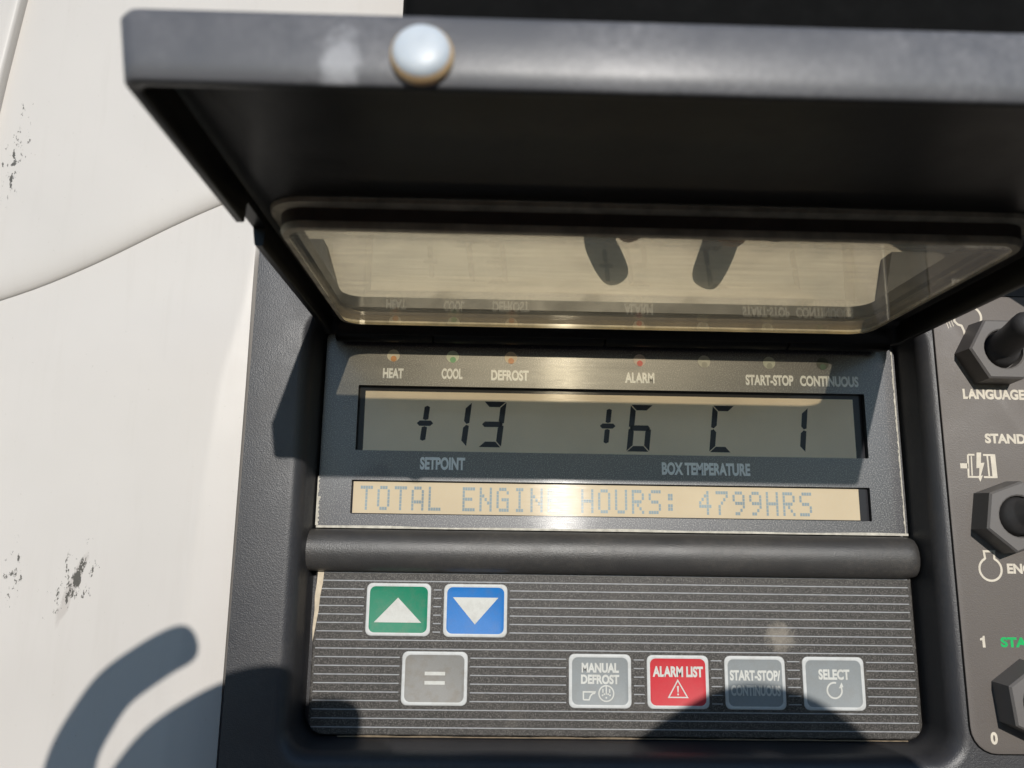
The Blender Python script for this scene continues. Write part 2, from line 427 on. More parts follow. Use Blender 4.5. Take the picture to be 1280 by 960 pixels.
# ---- housing: deep tray with rounded rim
mb = MB()
F = 14.0
def tray(inset, z):
    x0, x1, y0, y1 = -54.6-inset, 129.9+inset, -57.6-inset, 66+inset*.4
    return [(x, y, z) for x, y in rrect(x0, x1, y0, y1, 6+inset*.6, 6)]
loops = [tray(0, -4), tray(.4, 4), tray(.9, 8.5)]
for k in range(0, 7):
    t = R(90*k/6); loops.append(tray(.9+4.0*(1-math.cos(t)), 8.8+(F-8.8)*math.sin(t)))
mb.loops(loops, 0, cap0=0)
inner = [(p[0], p[1]) for p in loops[-1]]
outer = rrect(-73.3, 230, -190, 90, 3, 4)
outer = [p for p in outer if p[1] < 80]
outer = [(-73.3, -190), (230, -190), (230, 90), (124, 90), (120, 71), (-48, 71), (-54, 90), (-70, 90), (-72.4, 89), (-73.3, 86.5)]
for f in fill([outer, inner], F): mb.face(f)
ot = [(x, y, F) for x, y in outer]; 
so = [(x + (.7 if x < -70 else 0), y, F) for x, y in outer]
mb.loops([ot, [(x, y, -12) for x, y, z in ot]], 0)
house = mb.build('housing', m_house, ctl, 40)
# groove liner under the display block (gaps stay dark)
# ---- crossbar (half round)
mb = MB()
def bar_sec(x, s=1):
    prof = [(-10.6, -1), (-10.6, 1.5), (-10.0, 3.4), (-8.8, 4.8), (-7.0, 5.7), (-4.5, 6.1), (-2.2, 5.8), (-.2, 5.0), (1.2, 3.6), (1.9, 1.6), (1.9, -1)]
    return [(x, -4.4+(y+4.4)*s, z*s if z > 0 else z) for y, z in prof]
secs = [bar_sec(-55.4), bar_sec(-54.5)] + [bar_sec(x) for x in np.linspace(-50, 126, 12)] + [bar_sec(128, .985), bar_sec(129.2, .93), bar_sec(129.8, .8)]
mb.loops(secs, 0, cap0=0, cap1=0)
mb.build('crossbar', m_bar, ctl, 45)
# ---- display
mb = MB()
o_ = rrect(-53.9, 129.2, 2.4, 63.2, 1.2, 3)
h1 = rrect(-43.2, 118.6, 26.2, 46.9, .3, 2)
h2 = rrect(-43.8, 118.2, 6.6, 17.0, .3, 2)
for f in fill([o_, h1, h2], 0): mb.face(f)
mb.loops([[(x, y, 0) for x, y in o_], [(x, y, -3.5) for x, y in o_]], 0)
for h, d in ((h1, -2.0), (h2, -1.5)):
    mb.loops([[(x, y, 0) for x, y in h], [(x, y, d) for x, y in h]], 1)
disp = mb.build('display_cover', [m_disp, m_bezel], ctl, up=True)
mb = MB()
def lower_edge():
    N = 70
    for i in range(N):
        xa, xb = -53.9+183.1*i/N, -53.9+183.1*(i+1)/N
        wa = .35+.35*math.sin(i*.31)*math.sin(i*.13)
        mb.poly([(xa, 2.3), (xb, 2.3), (xb, 2.75+wa*.6), (xa, 2.75+wa*.6)], .12)
    for i in range(24):
        ya, yb = 3+15*i/24, 3+15*(i+1)/24
        w = (.5+.5*random.random())*(1 if i < 14 else .5)
        mb.poly([(-54.2, ya), (-54.2+w*1.3, ya), (-54.2+w*1.3, yb), (-54.2, yb)], .1)
    for i in range(60):
        ya, yb = 3+58*i/60, 3+58*(i+1)/60
        w = .25+.35*random.random()
        mb.poly([(128.6-w, ya), (128.6, ya), (128.6, yb), (128.6-w, yb)], .1)
lower_edge()
mb.build('dust_edge', m_chalk, disp, label='chalky worn edge along the display cover', up=True)
for b, x0, x1, y0, y1 in (('HEAT', -35.7, -29.2, 49.2, 52.5), ('COOL', -17.1, -10.4, 49.3, 52.8), ('DEFROST', -1.3, 10.7, 49.1, 52.6), ('ALARM', 41.5, 51, 49.1, 52.6),
                          ('START-STOP', 80.4, 95.9, 49.1, 52.6), ('CONTINUOUS', 98, 117, 49.1, 52.6), ('SETPOINT', -22.9, -8.9, 20.4, 24.4), ('BOX TEMPERATURE', 52.7, 80.6, 20, 24)):
    mb = MB(); mb.text(b, x0, x1, y0, y1, .08, 0, .045); mb.build('lettering', m_letter, disp, label='the word ' + b + ' on the display', up=True)
def led_mat(i, c):
    a = NT('indicator_lens'); a.l(a.ramp(a.noise(700, 3), (.3, tuple(x*.8 for x in c)), (.7, c)), a.p.inputs['Base Color'])
    a.p.inputs['Roughness'].default_value = .4; brushed(a, .5); return a.m
for i, (x, c, c2, lb) in enumerate(((-32.6, (.5, .46, .38), (.75, .3, .08), 'round heat indicator with orange tint'), (-13.7, (.45, .5, .4), (.15, .5, .22), 'round cool indicator with green tint'),
        (4.9, (.55, .45, .34), (.8, .3, .1), 'round defrost indicator with orange tint'), (46.3, (.5, .42, .38), (.85, .06, .05), 'round alarm indicator with red tint'),
        (67.2, (.4, .4, .36), (.4, .4, .36), 'blank grey indicator right of the alarm one'), (88.3, (.36, .38, .33), (.36, .38, .33), 'dull indicator above start-stop'), (105.7, (.03, .04, .03), (.03, .09, .05), 'dark indicator above continuous'))):
    c = tuple(min(.9, q*1.55) for q in c) if c[0] > .1 else c
    mb = MB(); mb.disc(x, 56.6, 2.0, .09, 0); mb.disc(x+.1, 55.6, .95, .13, 1)
    mb.build('indicator_light', [led_mat(i, c), led_mat(i, c2)], ctl, label=lb, up=True)
# temperature screen
mb = MB(); mb.box(-43.1, 118.5, 26.3, 46.8, -4, -2.0, 0); mb.rect(-41.2, 115.6, 26.3, 45.4, -1.95, 1)
scr = mb.build('temperature_screen', [m_bezel, m_lcd], ctl, label='grey liquid crystal screen showing setpoint +13 and box temperature +6 C 1', up=True)
mb = MB(); SL = .11; zz = -1.9
def seg(x, y, w, h, segs, t=1.75):
    """slanted seven-segment glyph, lower left corner x,y"""
    gp = .22
    def hb(yc, top):
        a = t/2
        if top == 0: return [(gp+a, yc+a), (w-gp-a, yc+a), (w-gp-.1, yc), (w-gp-a, yc-a), (gp+a, yc-a), (gp+.1, yc)]
        s_ = -1 if top > 0 else 1
        return [(gp, yc), (w-gp, yc), (w-gp-t, yc+s_*t), (gp+t, yc+s_*t)]
    def vb(x0, y0, y1, side):
        s_ = 1 if side < 0 else -1; a = t/2
        if abs(y0) < .01: return [(x0, y0+gp), (x0, y1-gp-a*.3), (x0+s_*a, y1-gp+.1), (x0+s_*t, y1-gp-a), (x0+s_*t, y0+gp+t)]
        return [(x0, y1-gp), (x0, y0+gp+a*.3), (x0+s_*a, y0+gp-.1), (x0+s_*t, y0+gp+a), (x0+s_*t, y1-gp-t)]
    S = {'a': hb(h, 1), 'g': hb(h/2, 0), 'd': hb(0, -1), 'f': vb(0, h/2, h, -1), 'e': vb(0, 0, h/2, -1), 'b': vb(w, h/2, h, 1), 'c': vb(w, 0, h/2, 1)}
    for k in segs: mb.poly([(x+px+py*SL, y+py) for px, py in S[k]], zz)
def plus(x, y, w, h, t=1.7):
    def sk(P): return [(x+px+py*SL, y+py) for px, py in P]
    c = w/2; hh = h/2; a = t/2
    mb.poly(sk([(.1, hh), (a+.1, hh+a), (w-a-.1, hh+a), (w-.1, hh), (w-a-.1, hh-a), (a+.1, hh-a)]), zz)
    mb.poly(sk([(c-a, hh+a+.45), (c, hh+a+.15), (c+a, hh+a+.45), (c+a, h-.4), (c, h), (c-a, h-.4)]), zz)
    mb.poly(sk([(c-a, hh-a-.45), (c, hh-a-.15), (c+a, hh-a-.45), (c+a, .4), (c, 0), (c-a, .4)]), zz)
def glyph(fn, *a):
    global mb
    mb = MB(); fn(*a); mb.build('digit', m_seg, scr, up=True)
glyph(plus, -25.3, 29.7, 5.4, 11.2)
glyph(seg, -16.2, 28.0, 7.4, 14.3, 'bc'); glyph(seg, -5.0, 28.0, 7.2, 14.6, 'abgcd')
glyph(plus, 32.9, 29.8, 5.2, 11.2, 1.6); glyph(seg, 42.0, 27.4, 7.2, 15.0, 'afgcde')
glyph(seg, 68.4, 27.6, 7.0, 15.0, 'afed'); glyph(seg, 92.6, 28.0, 6.6, 14.5, 'bc')
# message screen
mb = MB(); mb.box(-43.7, 118.1, 6.7, 16.9, -3.4, -1.5, 0); mb.rect(-43.4, 115.2, 6.9, 16.6, -1.45, 1)
msg = mb.build('message_screen', [m_bezel, m_lcd2], ctl, label='beige dot matrix strip reading TOTAL ENGINE HOURS: 4799HRS', up=True)
G = {'T': '11111 00100 00100 00100 00100 00100 00100', 'O': '01110 10001 10001 10001 10001 10001 01110', 'A': '01110 10001 10001 10001 11111 10001 10001',
     'L': '10000 10000 10000 10000 10000 10000 11111', 'E': '11111 10000 10000 11110 10000 10000 11111', 'N': '10001 10001 11001 10101 10011 10001 10001',
     'G': '01110 10001 10000 10111 10001 10001 01111', 'I': '01110 00100 00100 00100 00100 00100 01110', 'H': '10001 10001 10001 11111 10001 10001 10001',
     'U': '10001 10001 10001 10001 10001 10001 01110', 'R': '11110 10001 10001 11110 10100 10010 10001', 'S': '01111 10000 10000 01110 00001 00001 11110',
     ':': '00000 01100 01100 00000 01100 01100 00000', '4': '00010 00110 01010 10010 11111 00010 00010', '7': '11111 00001 00010 00100 01000 01000 01000', '9': '01110 10001 10001 01111 00001 00010 01100'}
mb = MB(); pitch = 5.285; px_ = .78; py_ = 1.07
for i, ch in enumerate('TOTAL ENGINE HOURS: 4799HRS'):
    if ch == ' ': continue
    for rr, row in enumerate(G[ch].split()):
        for cc, b in enumerate(row):
            if b == '1':
                x = -41.2+i*pitch+cc*px_; y = 15.35-rr*py_
                mb.rect(x+.05, x+px_-.05, y-py_+.06, y-.06, -1.4)
mb.build('message_text', m_dot, msg, label='blue-grey dot matrix message', up=True)

# ---- keypad
BT = [(-37.3, -18.2, -29.1, -14.0), (-14.1, 4.8, -29.2, -14.0), (-25.9, -6.7, -48.6, -33.6), (23.6, 42.0, -48.9, -33.8), (46.9, 65.2, -48.9, -33.9), (70.2, 88.2, -48.9, -33.9), (93.7, 112.1, -48.9, -33.9)]
mb = MB()
o_ = rrect(-52.8, 128.7, -56.9, -9.6, (4.5, 4.5, .4, .4), 6)
mb.loops([[(x, y, -4) for x, y in o_], [(x, y, .1) for x, y in o_], [(x, y, .25) for x, y in ins(o_, .3, 40, -33)]], 0, cap1=0)
y = -13.3+2.44
for k in range(-1, 18):
    y = -13.3-2.44*k
    cuts = sorted((b[0]-.9, b[1]+.9) for b in BT if b[2]-.5 < y < b[3]+.5)
    xa = -51.9; segs = []
    for a_, b_ in cuts: segs.append((xa, a_)); xa = b_
    segs.append((xa, 127.6))
    for a_, b_ in segs:
        if b_-a_ > .5: mb.rect(a_, b_, y-.14, y+.14, .29, 1)
pe = [(-52.3, -10.2), (-50.5, -10.4), (-50.7, -14), (-51.3, -18), (-51.5, -22), (-52.2, -27), (-52.8, -31), (-53, -27), (-52.7, -22), (-52.9, -18), (-52.5, -14)]
mb.poly(pe, .5, 2)
key = mb.build('keypad', [m_key, m_stripe, m_beige], ctl, label='charcoal keypad membrane with thin silver stripes', up=True)
mb = MB()
for i in range(80):
    xa, xb = -44+168*i/80, -44+168*(i+1)/80
    w = .35+.5*abs(math.sin(i*.37)*math.sin(i*.11+1))
    mb.poly([(xa, -57.5), (xb, -57.5), (xb, -57.35+w*.45), (xa, -57.35+w*.45)], .3)
mb.build('dust_edge', simple('brown_dust', (.2, .155, .105), .9, .2, .35, patch=300), key, up=True, label='brown dust line along the keypad bottom')
def icon_up(q, x0, x1, y0, y1):
    q.poly([((x0+x1)/2-.2, y1-4.1), (x1-2.6, y0+3.8), (x0+2.4, y0+3.8)], .48)
def icon_dn(q, x0, x1, y0, y1):
    q.poly([((x0+x1)/2-.1, y0+3.6), (x1-2.6, y1-3.8), (x0+2.6, y1-3.8)], .48)
def icon_eq(q, x0, x1, y0, y1):
    c = (x0+x1)/2+.1; d = (y0+y1)/2
    q.rect(c-3, c+3, d+.9, d+1.9, .48); q.rect(c-3, c+3, d-1.7, d-.7, .48)
def icon_def(q, x0, x1, y0, y1):
    q.text('MANUAL', x0+3.7, x1-3.6, y1-5.2, y1-2.4, .48, 0, .045); q.text('DEFROST', x0+3.5, x1-3.5, y1-8.4, y1-5.7, .48, 0, .045)
    a, b = x0+4.2, y1-12.8
    q.stroke([(a, b), (a, b+2.2), (a+3.7, b+2.2)], .42, .48); q.stroke([(a, b), (a+1.7, b), (a+2.1, b+1.1), (a+2.7, b+1.7), (a+3.5, b+1.85)], .42, .481)
    cx, cy = x0+11, y1-11.0
    q.stroke(arc(cx, cy, 2.2, 0, 360, 28)[:-1], .38, .48, closed=True)
    for dx, l0, l1 in ((-1, .2, 1.3), (0, -.3, 2), (1, .2, 1.3)): q.stroke([(cx+dx, cy+l0), (cx+dx, cy+l1)], .36, .482)
    for dx, dy in ((-1.1, -.5), (1.1, -.5), (0, -1.2), (-.55, -.2), (.55, -.2)): q.disc(cx+dx, cy+dy, .26, .484, 0, 10)
def icon_alarm(q, x0, x1, y0, y1):
    q.text('ALARM LIST', x0+1.6, x1-1.6, y1-6.1, y1-3.0, .48, 0, .045)
    c = (x0+x1)/2-.1; t, b = y1-7.0, y0+3.2
    q.stroke([(c, t), (c+2.8, b), (c-2.8, b)], .36, .48, closed=True); q.poly([(c-.3, t-1.6), (c+.3, t-1.6), (c+.15, b+1.4), (c-.15, b+1.4)], .485); q.disc(c, b+.85, .28, .485, 0, 10)
def icon_ss(q, x0, x1, y0, y1):
    q.text('START-STOP/', x0+1.4, x1-1.4, y1-6.9, y1-3.9, .48, 0, .042); q.text('CONTINUOUS', x0+1.6, x1-1.5, y1-11.2, y1-8.2, .48, 0, .042)
def icon_sel(q, x0, x1, y0, y1):
    q.text('SELECT', x0+4.6, x1-4.4, y1-6.4, y1-3.4, .48, 0, .042)
    cx, cy = (x0+x1)/2, y0+5.6
    q.stroke(arc(cx, cy, 2.2, 75, 395, 28), .5, .48); 
    q.poly([(cx+1.3, cy+.6), (cx+2.7, cy+1.0), (cx+2.2, cy+2.3)], .483)
BM = [(m_bgreen, icon_up, 'green key with white up arrow'), (m_bblue, icon_dn, 'blue key with white down arrow'), (m_bworn, icon_eq, 'worn grey key with equals sign'),
      (m_bgrey, icon_def, 'grey key reading MANUAL DEFROST'), (m_bred, icon_alarm, 'red key reading ALARM LIST'), (m_bgrey, icon_ss, 'grey key reading START-STOP/CONTINUOUS'), (m_bgrey, icon_sel, 'grey key reading SELECT')]
for (x0, x1, y0, y1), (m, ic, lb) in zip(BT, BM):
    mb = MB(); P = rrect(x0, x1, y0, y1, 1.7, 5); cx, cy = (x0+x1)/2, (y0+y1)/2
    L = [[(x, y, z) for x, y in ins(P, d, cx, cy)] for d, z in ((-.12, .2), (-.05, .36), (.12, .44), (.72, .45), (.85, .40))]
    mb.loops(L, [0, 0, 0, 0], cap1=1)
    bo = mb.build('push_button', [m_rim, m], ctl, 50, label=lb)
    mb = MB(); ic(mb, x0, x1, y0, y1); mb.build('key_symbol', m_sym, bo, up=True)

# ---- switch plate and toggles
mb = MB()
P = rrect(134.9, 215, -57.2, 75.8, (7, 4, 4, 4), 6)
L = [[(x, y, z) for x, y in ins(P, d, 170, 10)] for d, z in ((0, 13), (0, F+.25), (.25, F+.42))]
mb.loops(L, 0, cap1=0)
sp_ = mb.build('switch_plate', m_plate, ctl, 40)
mb = MB(); G0 = rrect(134.45, 215.5, -57.6, 76.2, (7.3, 4, 4, 4), 6)
for f in fill([G0, P], F+.03): mb.face(f)
mb.build('plate_seam', m_black, sp_)
zt = F+.47
for b, x0, x1, y0, y1, mi in (('LANGUAGE', 141.9, 160.9, 43.2, 46.4, 0), ('STANDBY', 147.3, 164.5, 29.8, 32.8, 0), ('ENGINE', 149.9, 163, -8.2, -5.3, 0), ('START', 145.8, 158.5, -28.7, -25.9, 1), ('0', 140.2, 142.2, -54.7, -51.4, 0)):
    mb = MB(); mb.text(b, x0, x1, y0, y1, zt, 0, .045); mb.build('lettering', m_green_print if mi else m_cream, sp_, up=True, label='the marking ' + b + ' on the switch plate')
mb = MB(); mb.poly([(140.5, -28.8), (141.3, -28.8), (141.3, -25.6), (140.8, -25.6), (140.6, -26.1), (139.9, -26.3), (139.9, -26.9), (140.5, -26.8)], zt); mb.build('lettering', m_cream, sp_, up=True, label='the marking 1 on the switch plate')
# motor symbol
mb = MB()
mb.rect(139, 141.4, 22.2, 23.7, zt); mb.stroke([(141.6, 26.3), (141.2, 19.7), (144.4, 19.7)], .55, zt); mb.stroke([(141.6, 26.3), (143.6, 26.3)], .55, zt+.002)
mb.stroke([(142.6, 25.9), (142.3, 20.1)], .4, zt+.004); mb.stroke([(146.2, 26.3), (149.4, 26.3)], .55, zt); mb.stroke([(145.8, 19.7), (149.4, 19.7)], .55, zt)
mb.rect(147.2, 147.7, 20, 26.1, zt+.004); mb.rect(148.4, 149.9, 19.45, 26.55, zt+.006)
mb.poly([(144.3, 27), (145.7, 27), (145.3, 23.9), (146.4, 24.0), (144.9, 20.1), (145.5, 20.2), (144.6, 18.3), (143.9, 20), (144.4, 20.05), (144.7, 22.4), (143.8, 22.3)], zt+.01)
mb.build('motor_symbol', m_cream, sp_, up=True)
# engine outline
mb = MB()
mb.stroke([(143.7, -3.9), (143.5, -1.9), (146.6, -1.9), (146.4, -3.9)] + arc(145, -7.0, 3.25, 62, -242, 24), .62, zt, closed=True)
mb.build('engine_symbol', m_cream, sp_, up=True)
# speech symbol partly behind the first nut
mb = MB()
mb.stroke(arc(146.6, 69.0, 3.4, 75, -30, 10), .7, zt); mb.stroke([(141.6, 70.2), (141.5, 67.6), (142.4, 66.6), (143.6, 66.2), (144.2, 64.6), (144.4, 62.9)], .7, zt)
for dx in (0, .8, 1.6): mb.stroke([(138.9+dx, 67.4+dx*.3), (139.5+dx, 65.3+dx*.4)], .25, zt)
mb.build('speech_symbol', m_cream, sp_, up=True)
def toggle(cx, cy, ang, tip, lb):
    rt = bpy.data.objects.new('toggle_switch', None); C.objects.link(rt); rt.parent = ctl; rt['label'] = lb; rt.empty_display_size = .01
    mb = MB(); z0, z1 = F+.3, F+8.0
    def hexl(rr, z, k=6):
        out = []
        V = [(cx+rr*math.cos(R(ang+60*i)), cy+rr*math.sin(R(ang+60*i))) for i in range(6)]
        for i in range(6):
            for j in range(4):
                t = j/4; out.append((V[i][0]*(1-t)+V[(i+1) % 6][0]*t, V[i][1]*(1-t)+V[(i+1) % 6][1]*t, z))
        return out
    def circ(rr, z): 
        return [(cx+rr*math.cos(R(ang+360*i/24)), cy+rr*math.sin(R(ang+360*i/24)), z) for i in range(24)]
    mb.loops([hexl(10.7, z0), hexl(10.3, z1-.6), hexl(9.7, z1), circ(6.3, z1+.05), circ(5.9, z1-.3), circ(5.7, z1-3.2)], 0, cap1=0)
    mb.build('hex_nut', m_nut, rt, 30)
    mb = MB(); base = Vector((cx, cy, z1-3.4)); tp = Vector(tip); d = (tp-base).normalized()
    sx = d.orthogonal().normalized(); sy = d.cross(sx); ln = (tp-base).length
    pr = [(0, 5.5), (1.8, 5.5), (3.2, 5.1), (4.2, 4.5), (5.0, 4.25), (ln*.55, 4.0), (ln-4.5, 4.1), (ln-2.6, 4.0), (ln-1.2, 3.3), (ln-.3, 2.0), (ln, .6)]
    L = [[tuple(base+d*h+sx*(rr*math.cos(2*math.pi*i/24))+sy*(rr*math.sin(2*math.pi*i/24))) for i in range(24)] for h, rr in pr]
    mb.loops(L, 0, cap1=0); mb.build('lever', m_rubber, rt, 60)
toggle(151.2, 57.2, 180, (150.0, 62.0, 37), 'toggle above the word LANGUAGE')
toggle(150.4, 8.0, 200, (156.5, 12, 40), 'toggle between STANDBY and ENGINE')
toggle(151.7, -42.4, 155, (159, -41, 40), 'toggle between 1 and 0')

# ---- lid (open, square to the face)
lid = bpy.data.objects.new('lid', None); C.objects.link(lid); lid.parent = ctl; lid['label'] = 'black hinged lid, open, with yellowed window and white bumper'
lid.empty_display_size = .02
def lrr(i, y, rad, fr=0, side=0):
    return [(x, y, z) for x, z in rrect(-52.8+i-side, 127.6-i+side, 6.5+i, 145.6-i+fr, rad, 6)]
WX0, WX1, WZ0, WZ1 = -46.2, 113.2, 15.5, 91.5
def wrr(i, y, rad=6): return [(x, y, z) for x, z in rrect(WX0+i, WX1-i, WZ0+i, WZ1-i, rad, 6)]
mb = MB()
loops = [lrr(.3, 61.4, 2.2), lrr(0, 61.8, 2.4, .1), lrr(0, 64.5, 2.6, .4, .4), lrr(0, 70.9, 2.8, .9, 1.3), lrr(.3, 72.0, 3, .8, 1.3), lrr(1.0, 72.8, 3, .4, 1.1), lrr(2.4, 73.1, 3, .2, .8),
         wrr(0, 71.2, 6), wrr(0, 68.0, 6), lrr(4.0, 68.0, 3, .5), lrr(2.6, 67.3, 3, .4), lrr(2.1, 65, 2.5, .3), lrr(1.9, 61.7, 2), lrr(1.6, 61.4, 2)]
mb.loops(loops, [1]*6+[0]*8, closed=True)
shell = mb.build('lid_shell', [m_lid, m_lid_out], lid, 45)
cut = MB(); cut.box(-60, -46.5, 55, 65.6, 82.5, 95.5)
cm = cut.build('tmp_cut', m_lid, lid)
bo = shell.modifiers.new('b', 'BOOLEAN'); bo.operation = 'DIFFERENCE'; bo.object = cm; bo.solver = 'EXACT'
bpy.context.view_layer.update()
dg = bpy.context.evaluated_depsgraph_get()
nm = bpy.data.meshes.new_from_object(shell.evaluated_get(dg)); shell.modifiers.clear(); shell.data = nm
bpy.data.objects.remove(cm)
nm.set_sharp_from_angle(angle=R(45))
# window pan hanging below the skin
mb = MB()
mb.loops([wrr(-2.4, 67.95, 8), wrr(-2.2, 67.0, 8), wrr(-.2, 66.6, 6.2), wrr(0, 63.8, 6), wrr(-.05, 63.1, 6), wrr(.3, 62.3, 6), wrr(1.5, 62.15, 5.5)], [1, 1, 0, 1, 1, 1])
mb.build('window_frame', [m_wall, m_gold], lid, 45, label='smoky plastic window rim with yellowed edges')
mb = MB()
mb.loops([wrr(.9, 62.25, 5.8), wrr(.9, 63.6, 5.8)], 0, cap0=0, cap1=0)
mb.build('window', m_plexi, lid, label='yellowed hazy clear window in the lid')
# bumper
mb = MB(); bx, by, bz = -11.0, 65.7, 146.6
pr = [(4.4, -.6, 0), (4.45, .1, 0), (4.35, .5, 0), (4.15, .7, 0), (4.0, 1.0, 0), (3.8, 1.3, 1), (3.5, 1.6, 1), (2.9, 1.85, 1), (2.1, 2.02, 1), (1.2, 2.12, 1), (.3, 2.15, 1)]
L = [[(bx+a_*math.cos(2*math.pi*i/32), by+a_*math.sin(2*math.pi*i/32), bz+h) for i in range(32)] for a_, h, k in pr]
mb.loops(L, [p[2] for p in pr[1:]], cap1=1)
mb.build('bumper', [m_stain, m_dome], lid, 80, label='milky white rubber bumper with rusty stain round its base')
# hinge barrel with pin
mb = MB()
for xa, xb in ((-50, -20), (-19.4, 34), (34.6, 92), (92.6, 124.5)):
    L = [[(x, 62.3+rr*math.cos(2*math.pi*i/20), 5.6+rr*math.sin(2*math.pi*i/20)) for i in range(20)] for x, rr in ((xa, 2.2), (xa+.4, 2.6), (xb-.4, 2.6), (xb, 2.2))]
    mb.loops(L, 0, cap0=0, cap1=0)
mb.build('hinge', m_lid, lid, 45)

# ================================================================== PHONE AND PEOPLE (outside the picture; they cast the shadows in it)
m_skin = simple('skin', (.5, .29, .2), .55, .4, .1, patch=40)
m_jacket = simple('dark_jacket', (.03, .032, .04), .85, .2, .2, patch=60)
m_black_cloth = simple('black_jacket', (.012, .012, .013), .9, .15, .2, patch=60)
m_trouser = simple('dark_trousers', (.04, .045, .06), .9, .15, .2, patch=40)
m_eye = simple('eye_white', (.7, .68, .64), .3, .5)
m_hair = simple('brown_hair', (.03, .018, .01), .7, .3, .2, patch=200)
ph = thing('mobile_phone', 'black mobile phone held sideways in front of the controller by the photographer', 'phone')
mb = MB(); P = rrect(-24, 138, -62, 12.6, 7, 6)
L = [[(x, y, z) for x, y in ins(P, d, 55, -25)] for d, z in ((.8, 247), (0, 247.8), (0, 254.2), (.8, 255))]
mb.loops(L, 0, cap0=0, cap1=1)
mb.build('phone_case', [simple('phone_glass', (.02, .02, .022), .3, .5), m_black], ph, 40)

def skin_body(name, nodes, edges, mat, parent, scale=1, sub=1, pick=None, thin=()):
    keys = [k for k in nodes if pick is None or k in pick]; ix = {k: i for i, k in enumerate(keys)}
    me = bpy.data.meshes.new(name)
    me.from_pydata([(nodes[k][0]*MM, -nodes[k][2]*MM, nodes[k][1]*MM) for k in keys], [(ix[a], ix[b]) for a, b in edges if a in ix and b in ix], [])
    ob = bpy.data.objects.new('tmp', me); C.objects.link(ob)
    md = ob.modifiers.new('s', 'SKIN'); md.branch_smoothing = .3; md.use_smooth_shade = True
    for i, k in enumerate(keys):
        scale_ = scale*(.74 if k in thin else 1)
        rr = nodes[k][3]*MM*scale_; ry = (nodes[k][4] if len(nodes[k]) > 4 else nodes[k][3])*MM*scale_
        sv = me.skin_vertices[0].data[i]; sv.radius = (rr, ry); sv.use_root = (i == 0)
    sb = ob.modifiers.new('d', 'SUBSURF'); sb.levels = sub; sb.render_levels = sub
    bpy.context.view_layer.update()
    m2 = bpy.data.meshes.new_from_object(ob.evaluated_get(bpy.context.evaluated_depsgraph_get()))
    m2.materials.clear(); m2.materials.append(mat); bpy.data.objects.remove(ob); m2.name = name
    for p in m2.polygons: p.use_smooth = True; p.material_index = 0
    o = bpy.data.objects.new(name, m2); C.objects.link(o); o.parent = parent
    return o
def add_hand(N, E, s, wrist, palm, fingers):
    N['wrist'+s] = wrist; N['palm'+s] = palm; E.append(('wrist'+s, 'palm'+s))
    for f, pts in fingers.items():
        prev = 'palm'+s
        for i, p in enumerate(pts):
            k = f+str(i)+s; N[k] = p; E.append((prev, k)); prev = k
def add_trunk(N, E, cx, cz, top, fz=-1, legs=True):
    """pelvis-rooted figure; top = y of the crown; fz = -1 looks towards the trailer"""
    N['pelvis'] = (cx, top-770, cz, 150, 105); N['waist'] = (cx, top-620, cz, 135, 95); N['chest'] = (cx, top-430, cz, 160, 110)
    N['neck0'] = (cx, top-285, cz, 68); N['neck'] = (cx, top-240, cz+fz*8, 56); N['jaw'] = (cx, top-175, cz+fz*22, 66); N['head'] = (cx, top-105, cz+fz*10, 80); N['crown'] = (cx, top-50, cz, 62)
    N['nose'] = (cx, top-125, cz+fz*90, 17); E += [('pelvis', 'waist'), ('waist', 'chest'), ('chest', 'neck0'), ('neck0', 'neck'), ('neck', 'jaw'), ('jaw', 'head'), ('head', 'crown'), ('head', 'nose')]
    for s, q in (('L', -1), ('R', 1)):
        N['ear'+s] = (cx+q*84, top-125, cz+8, 13); E.append(('head', 'ear'+s))
        if legs:
            N['hip'+s] = (cx+q*95, top-850, cz, 88); N['knee'+s] = (cx+q*105, top-1230, cz-10*fz, 60); N['ankle'+s] = (cx+q*110, top-1620, cz, 42); N['toe'+s] = (cx+q*120, -1650+32, cz+fz*170, 32)
            N['ankle'+s] = (cx+q*110, -1650+75, cz, 42)
            E += [('pelvis', 'hip'+s), ('hip'+s, 'knee'+s), ('knee'+s, 'ankle'+s), ('ankle'+s, 'toe'+s)]
def person(label, N, E, cloth, sleeves):
    root = thing('person', label, 'person'); 
    top_ = ['chest', 'waist', 'pelvis', 'neck0'] + sleeves; low_ = ['waist', 'pelvis', 'hipL', 'kneeL', 'ankleL', 'hipR', 'kneeR', 'ankleR']
    skin_body('body', N, E, m_skin, root, 1, 2, None, set(top_+low_) - {'neck0', 'wristL', 'wristR', 'ankleL', 'ankleR'})
    skin_body('jacket', N, E, cloth, root, 1.22, 2, top_)
    skin_body('trousers', N, E, m_trouser, root, 1.12, 2, low_)
    for q in (-1, 1):
        mb = MB(); hx, hy, hz = N['head'][0]+q*31, N['head'][1]-8, N['head'][2]-66
        mb.loops([[(hx+13*math.sin(R(18*j))*math.cos(R(30*i)), hy+13*math.sin(R(18*j))*math.sin(R(30*i)), hz-13*math.cos(R(18*j))) for i in range(12)] for j in range(1, 10)], 0, cap0=1, cap1=0)
        mb.build('eye', [m_eye, m_black], root, 80)
    c = N['head']; mb = MB()
    pr = []
    for j in range(9):
        t = R(-5+95*j/8); pr.append([(c[0]+90*math.cos(t)*math.cos(2*math.pi*i/24), c[1]+34+70*math.sin(t) - 40*max(0, math.sin(2*math.pi*i/24))*math.cos(t), c[2]+22+92*math.cos(t)*math.sin(2*math.pi*i/24)) for i in range(24)])
    mb.loops(pr, 0, cap1=0); mb.build('hair', m_hair, root, 80)
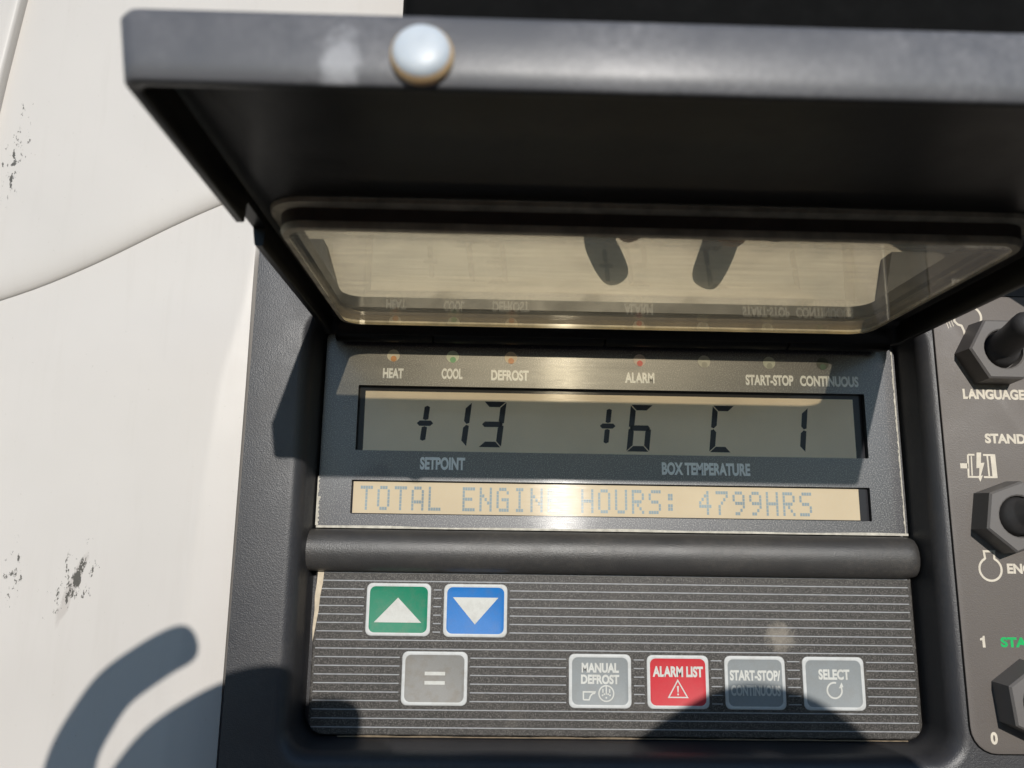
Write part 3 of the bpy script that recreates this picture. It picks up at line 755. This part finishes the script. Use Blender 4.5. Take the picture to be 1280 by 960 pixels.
# the photographer
N, E = {}, []
add_trunk(N, E, 10, 640, 40)
for s, q, el, wr in (('L', -1, (-250, -360, 520, 46), (-112, -92, 318, 28)), ('R', 1, (275, -360, 520, 46), (178, -70, 325, 28))):
    N['sho'+s] = (10+q*190, 40-345, 630, 66); N['elb'+s] = el; E += [('chest', 'sho'+s), ('sho'+s, 'elb'+s), ('elb'+s, 'wrist'+s)]
add_hand(N, E, 'L', (-112, -92, 318, 28, 22), (-92, -45, 278, 30, 17), {
    'index': [(-95, -8, 256, 10), (-95, 12, 248, 7.5), (-86, 28, 244, 7), (-71, 38, 242, 6.5), (-63, 41, 241, 6)],
    'middle': [(-80, -4, 262, 11), (-70, 14, 255, 9.2), (-52, 24, 248, 9), (-40, 27.5, 246, 7.8), (-32, 26, 245, 7)],
    'ring': [(-78, -2, 259, 12), (-60, 9, 251, 10), (-40, 16, 246, 8.8), (-25, 19.5, 244, 8.2), (-14.5, 17.5, 243, 7.6)],
    'little': [(-76, -18, 264, 11), (-54, -4, 254, 9), (-30, 6, 247, 8.5), (-13, 8.5, 244, 8), (-4.5, 5.5, 243, 7.4)],
    'thumb': [(-78, -52, 284, 12), (-52, -44, 276, 10), (-34, -30, 268, 9), (-24, -20, 264, 8)]})
add_hand(N, E, 'R', (178, -70, 325, 28, 22), (152, -30, 282, 30, 17), {
    'index': [(142, 0, 266, 12), (129, 15, 258, 11), (112, 22.5, 250, 10.5), (96, 24.5, 247, 10), (80, 14.5, 244, 10), (62, 3, 242, 9)],
    'middle': [(150, -20, 262, 11), (150, -18, 246, 9), (138, -16, 238, 8), (128, -15, 237, 7)],
    'ring': [(152, -38, 264, 11), (152, -40, 248, 9), (140, -40, 239, 8), (130, -40, 238, 7)],
    'little': [(154, -56, 270, 10), (152, -62, 252, 8), (142, -64, 241, 7), (134, -64, 240, 6)],
    'thumb': [(140, -44, 288, 12), (118, -36, 278, 10), (100, -26, 270, 9), (90, -18, 266, 8)]})
person('photographer in dark jacket holding a phone sideways at the controller', N, E, m_jacket, ['shoL', 'elbL', 'shoR', 'elbR'])
# the helper whose hand rests above the lid
N, E = {}, []
add_trunk(N, E, 640, 330, 60)
for s, q, el, wr in (('L', -1, (370, 40, 190, 40), None), ('R', 1, (880, -560, 330, 44), None)):
    N['sho'+s] = (640+q*185, 60-345, 330, 66); N['elb'+s] = el; E += [('chest', 'sho'+s), ('sho'+s, 'elb'+s), ('elb'+s, 'wrist'+s)]
add_hand(N, E, 'L', (176, 102, 62, 18, 18), (116, 124, 30, 16, 10), {
    'index': [(80, 123, 30, 8), (48, 118, 30, 6.6), (33.5, 103, 29, 6), (38.5, 91.5, 28, 5.6), (41.3, 86.2, 28, 4.4)],
    'middle': [(86, 118, 30, 8), (76, 109, 30, 6.6), (73, 98, 29, 6.2), (69.2, 90, 28, 5.6), (67.4, 85.6, 28, 4.4)],
    'ring': [(96, 118, 32, 8), (90, 112, 38, 6.6), (92, 110, 42, 6), (98, 112, 42, 5)],
    'little': [(108, 118, 32, 7.5), (104, 112, 38, 6), (106, 110, 42, 5.6), (112, 112, 42, 5)],
    'thumb': [(104, 134, 32, 8), (88, 138, 34, 7), (76, 137, 34, 6), (66, 134, 33, 5)]})
add_hand(N, E, 'R', (890, -770, 310, 27, 22), (890, -830, 300, 28, 16), {
    'index': [(885, -875, 280, 9), (883, -905, 274, 8), (882, -925, 274, 7)], 'middle': [(890, -880, 292, 9), (889, -912, 288, 8), (888, -934, 288, 7)],
    'ring': [(893, -878, 304, 9), (893, -906, 302, 8), (892, -926, 302, 7)], 'little': [(896, -868, 316, 8), (896, -890, 318, 7), (896, -906, 318, 6)],
    'thumb': [(868, -838, 282, 10), (852, -866, 268, 9), (846, -884, 264, 8)]})
person('helper in black jacket standing by the switches, one hand above the lid', N, E, m_black_cloth, ['shoL', 'elbL', 'wristL', 'shoR', 'elbR', 'wristR'])
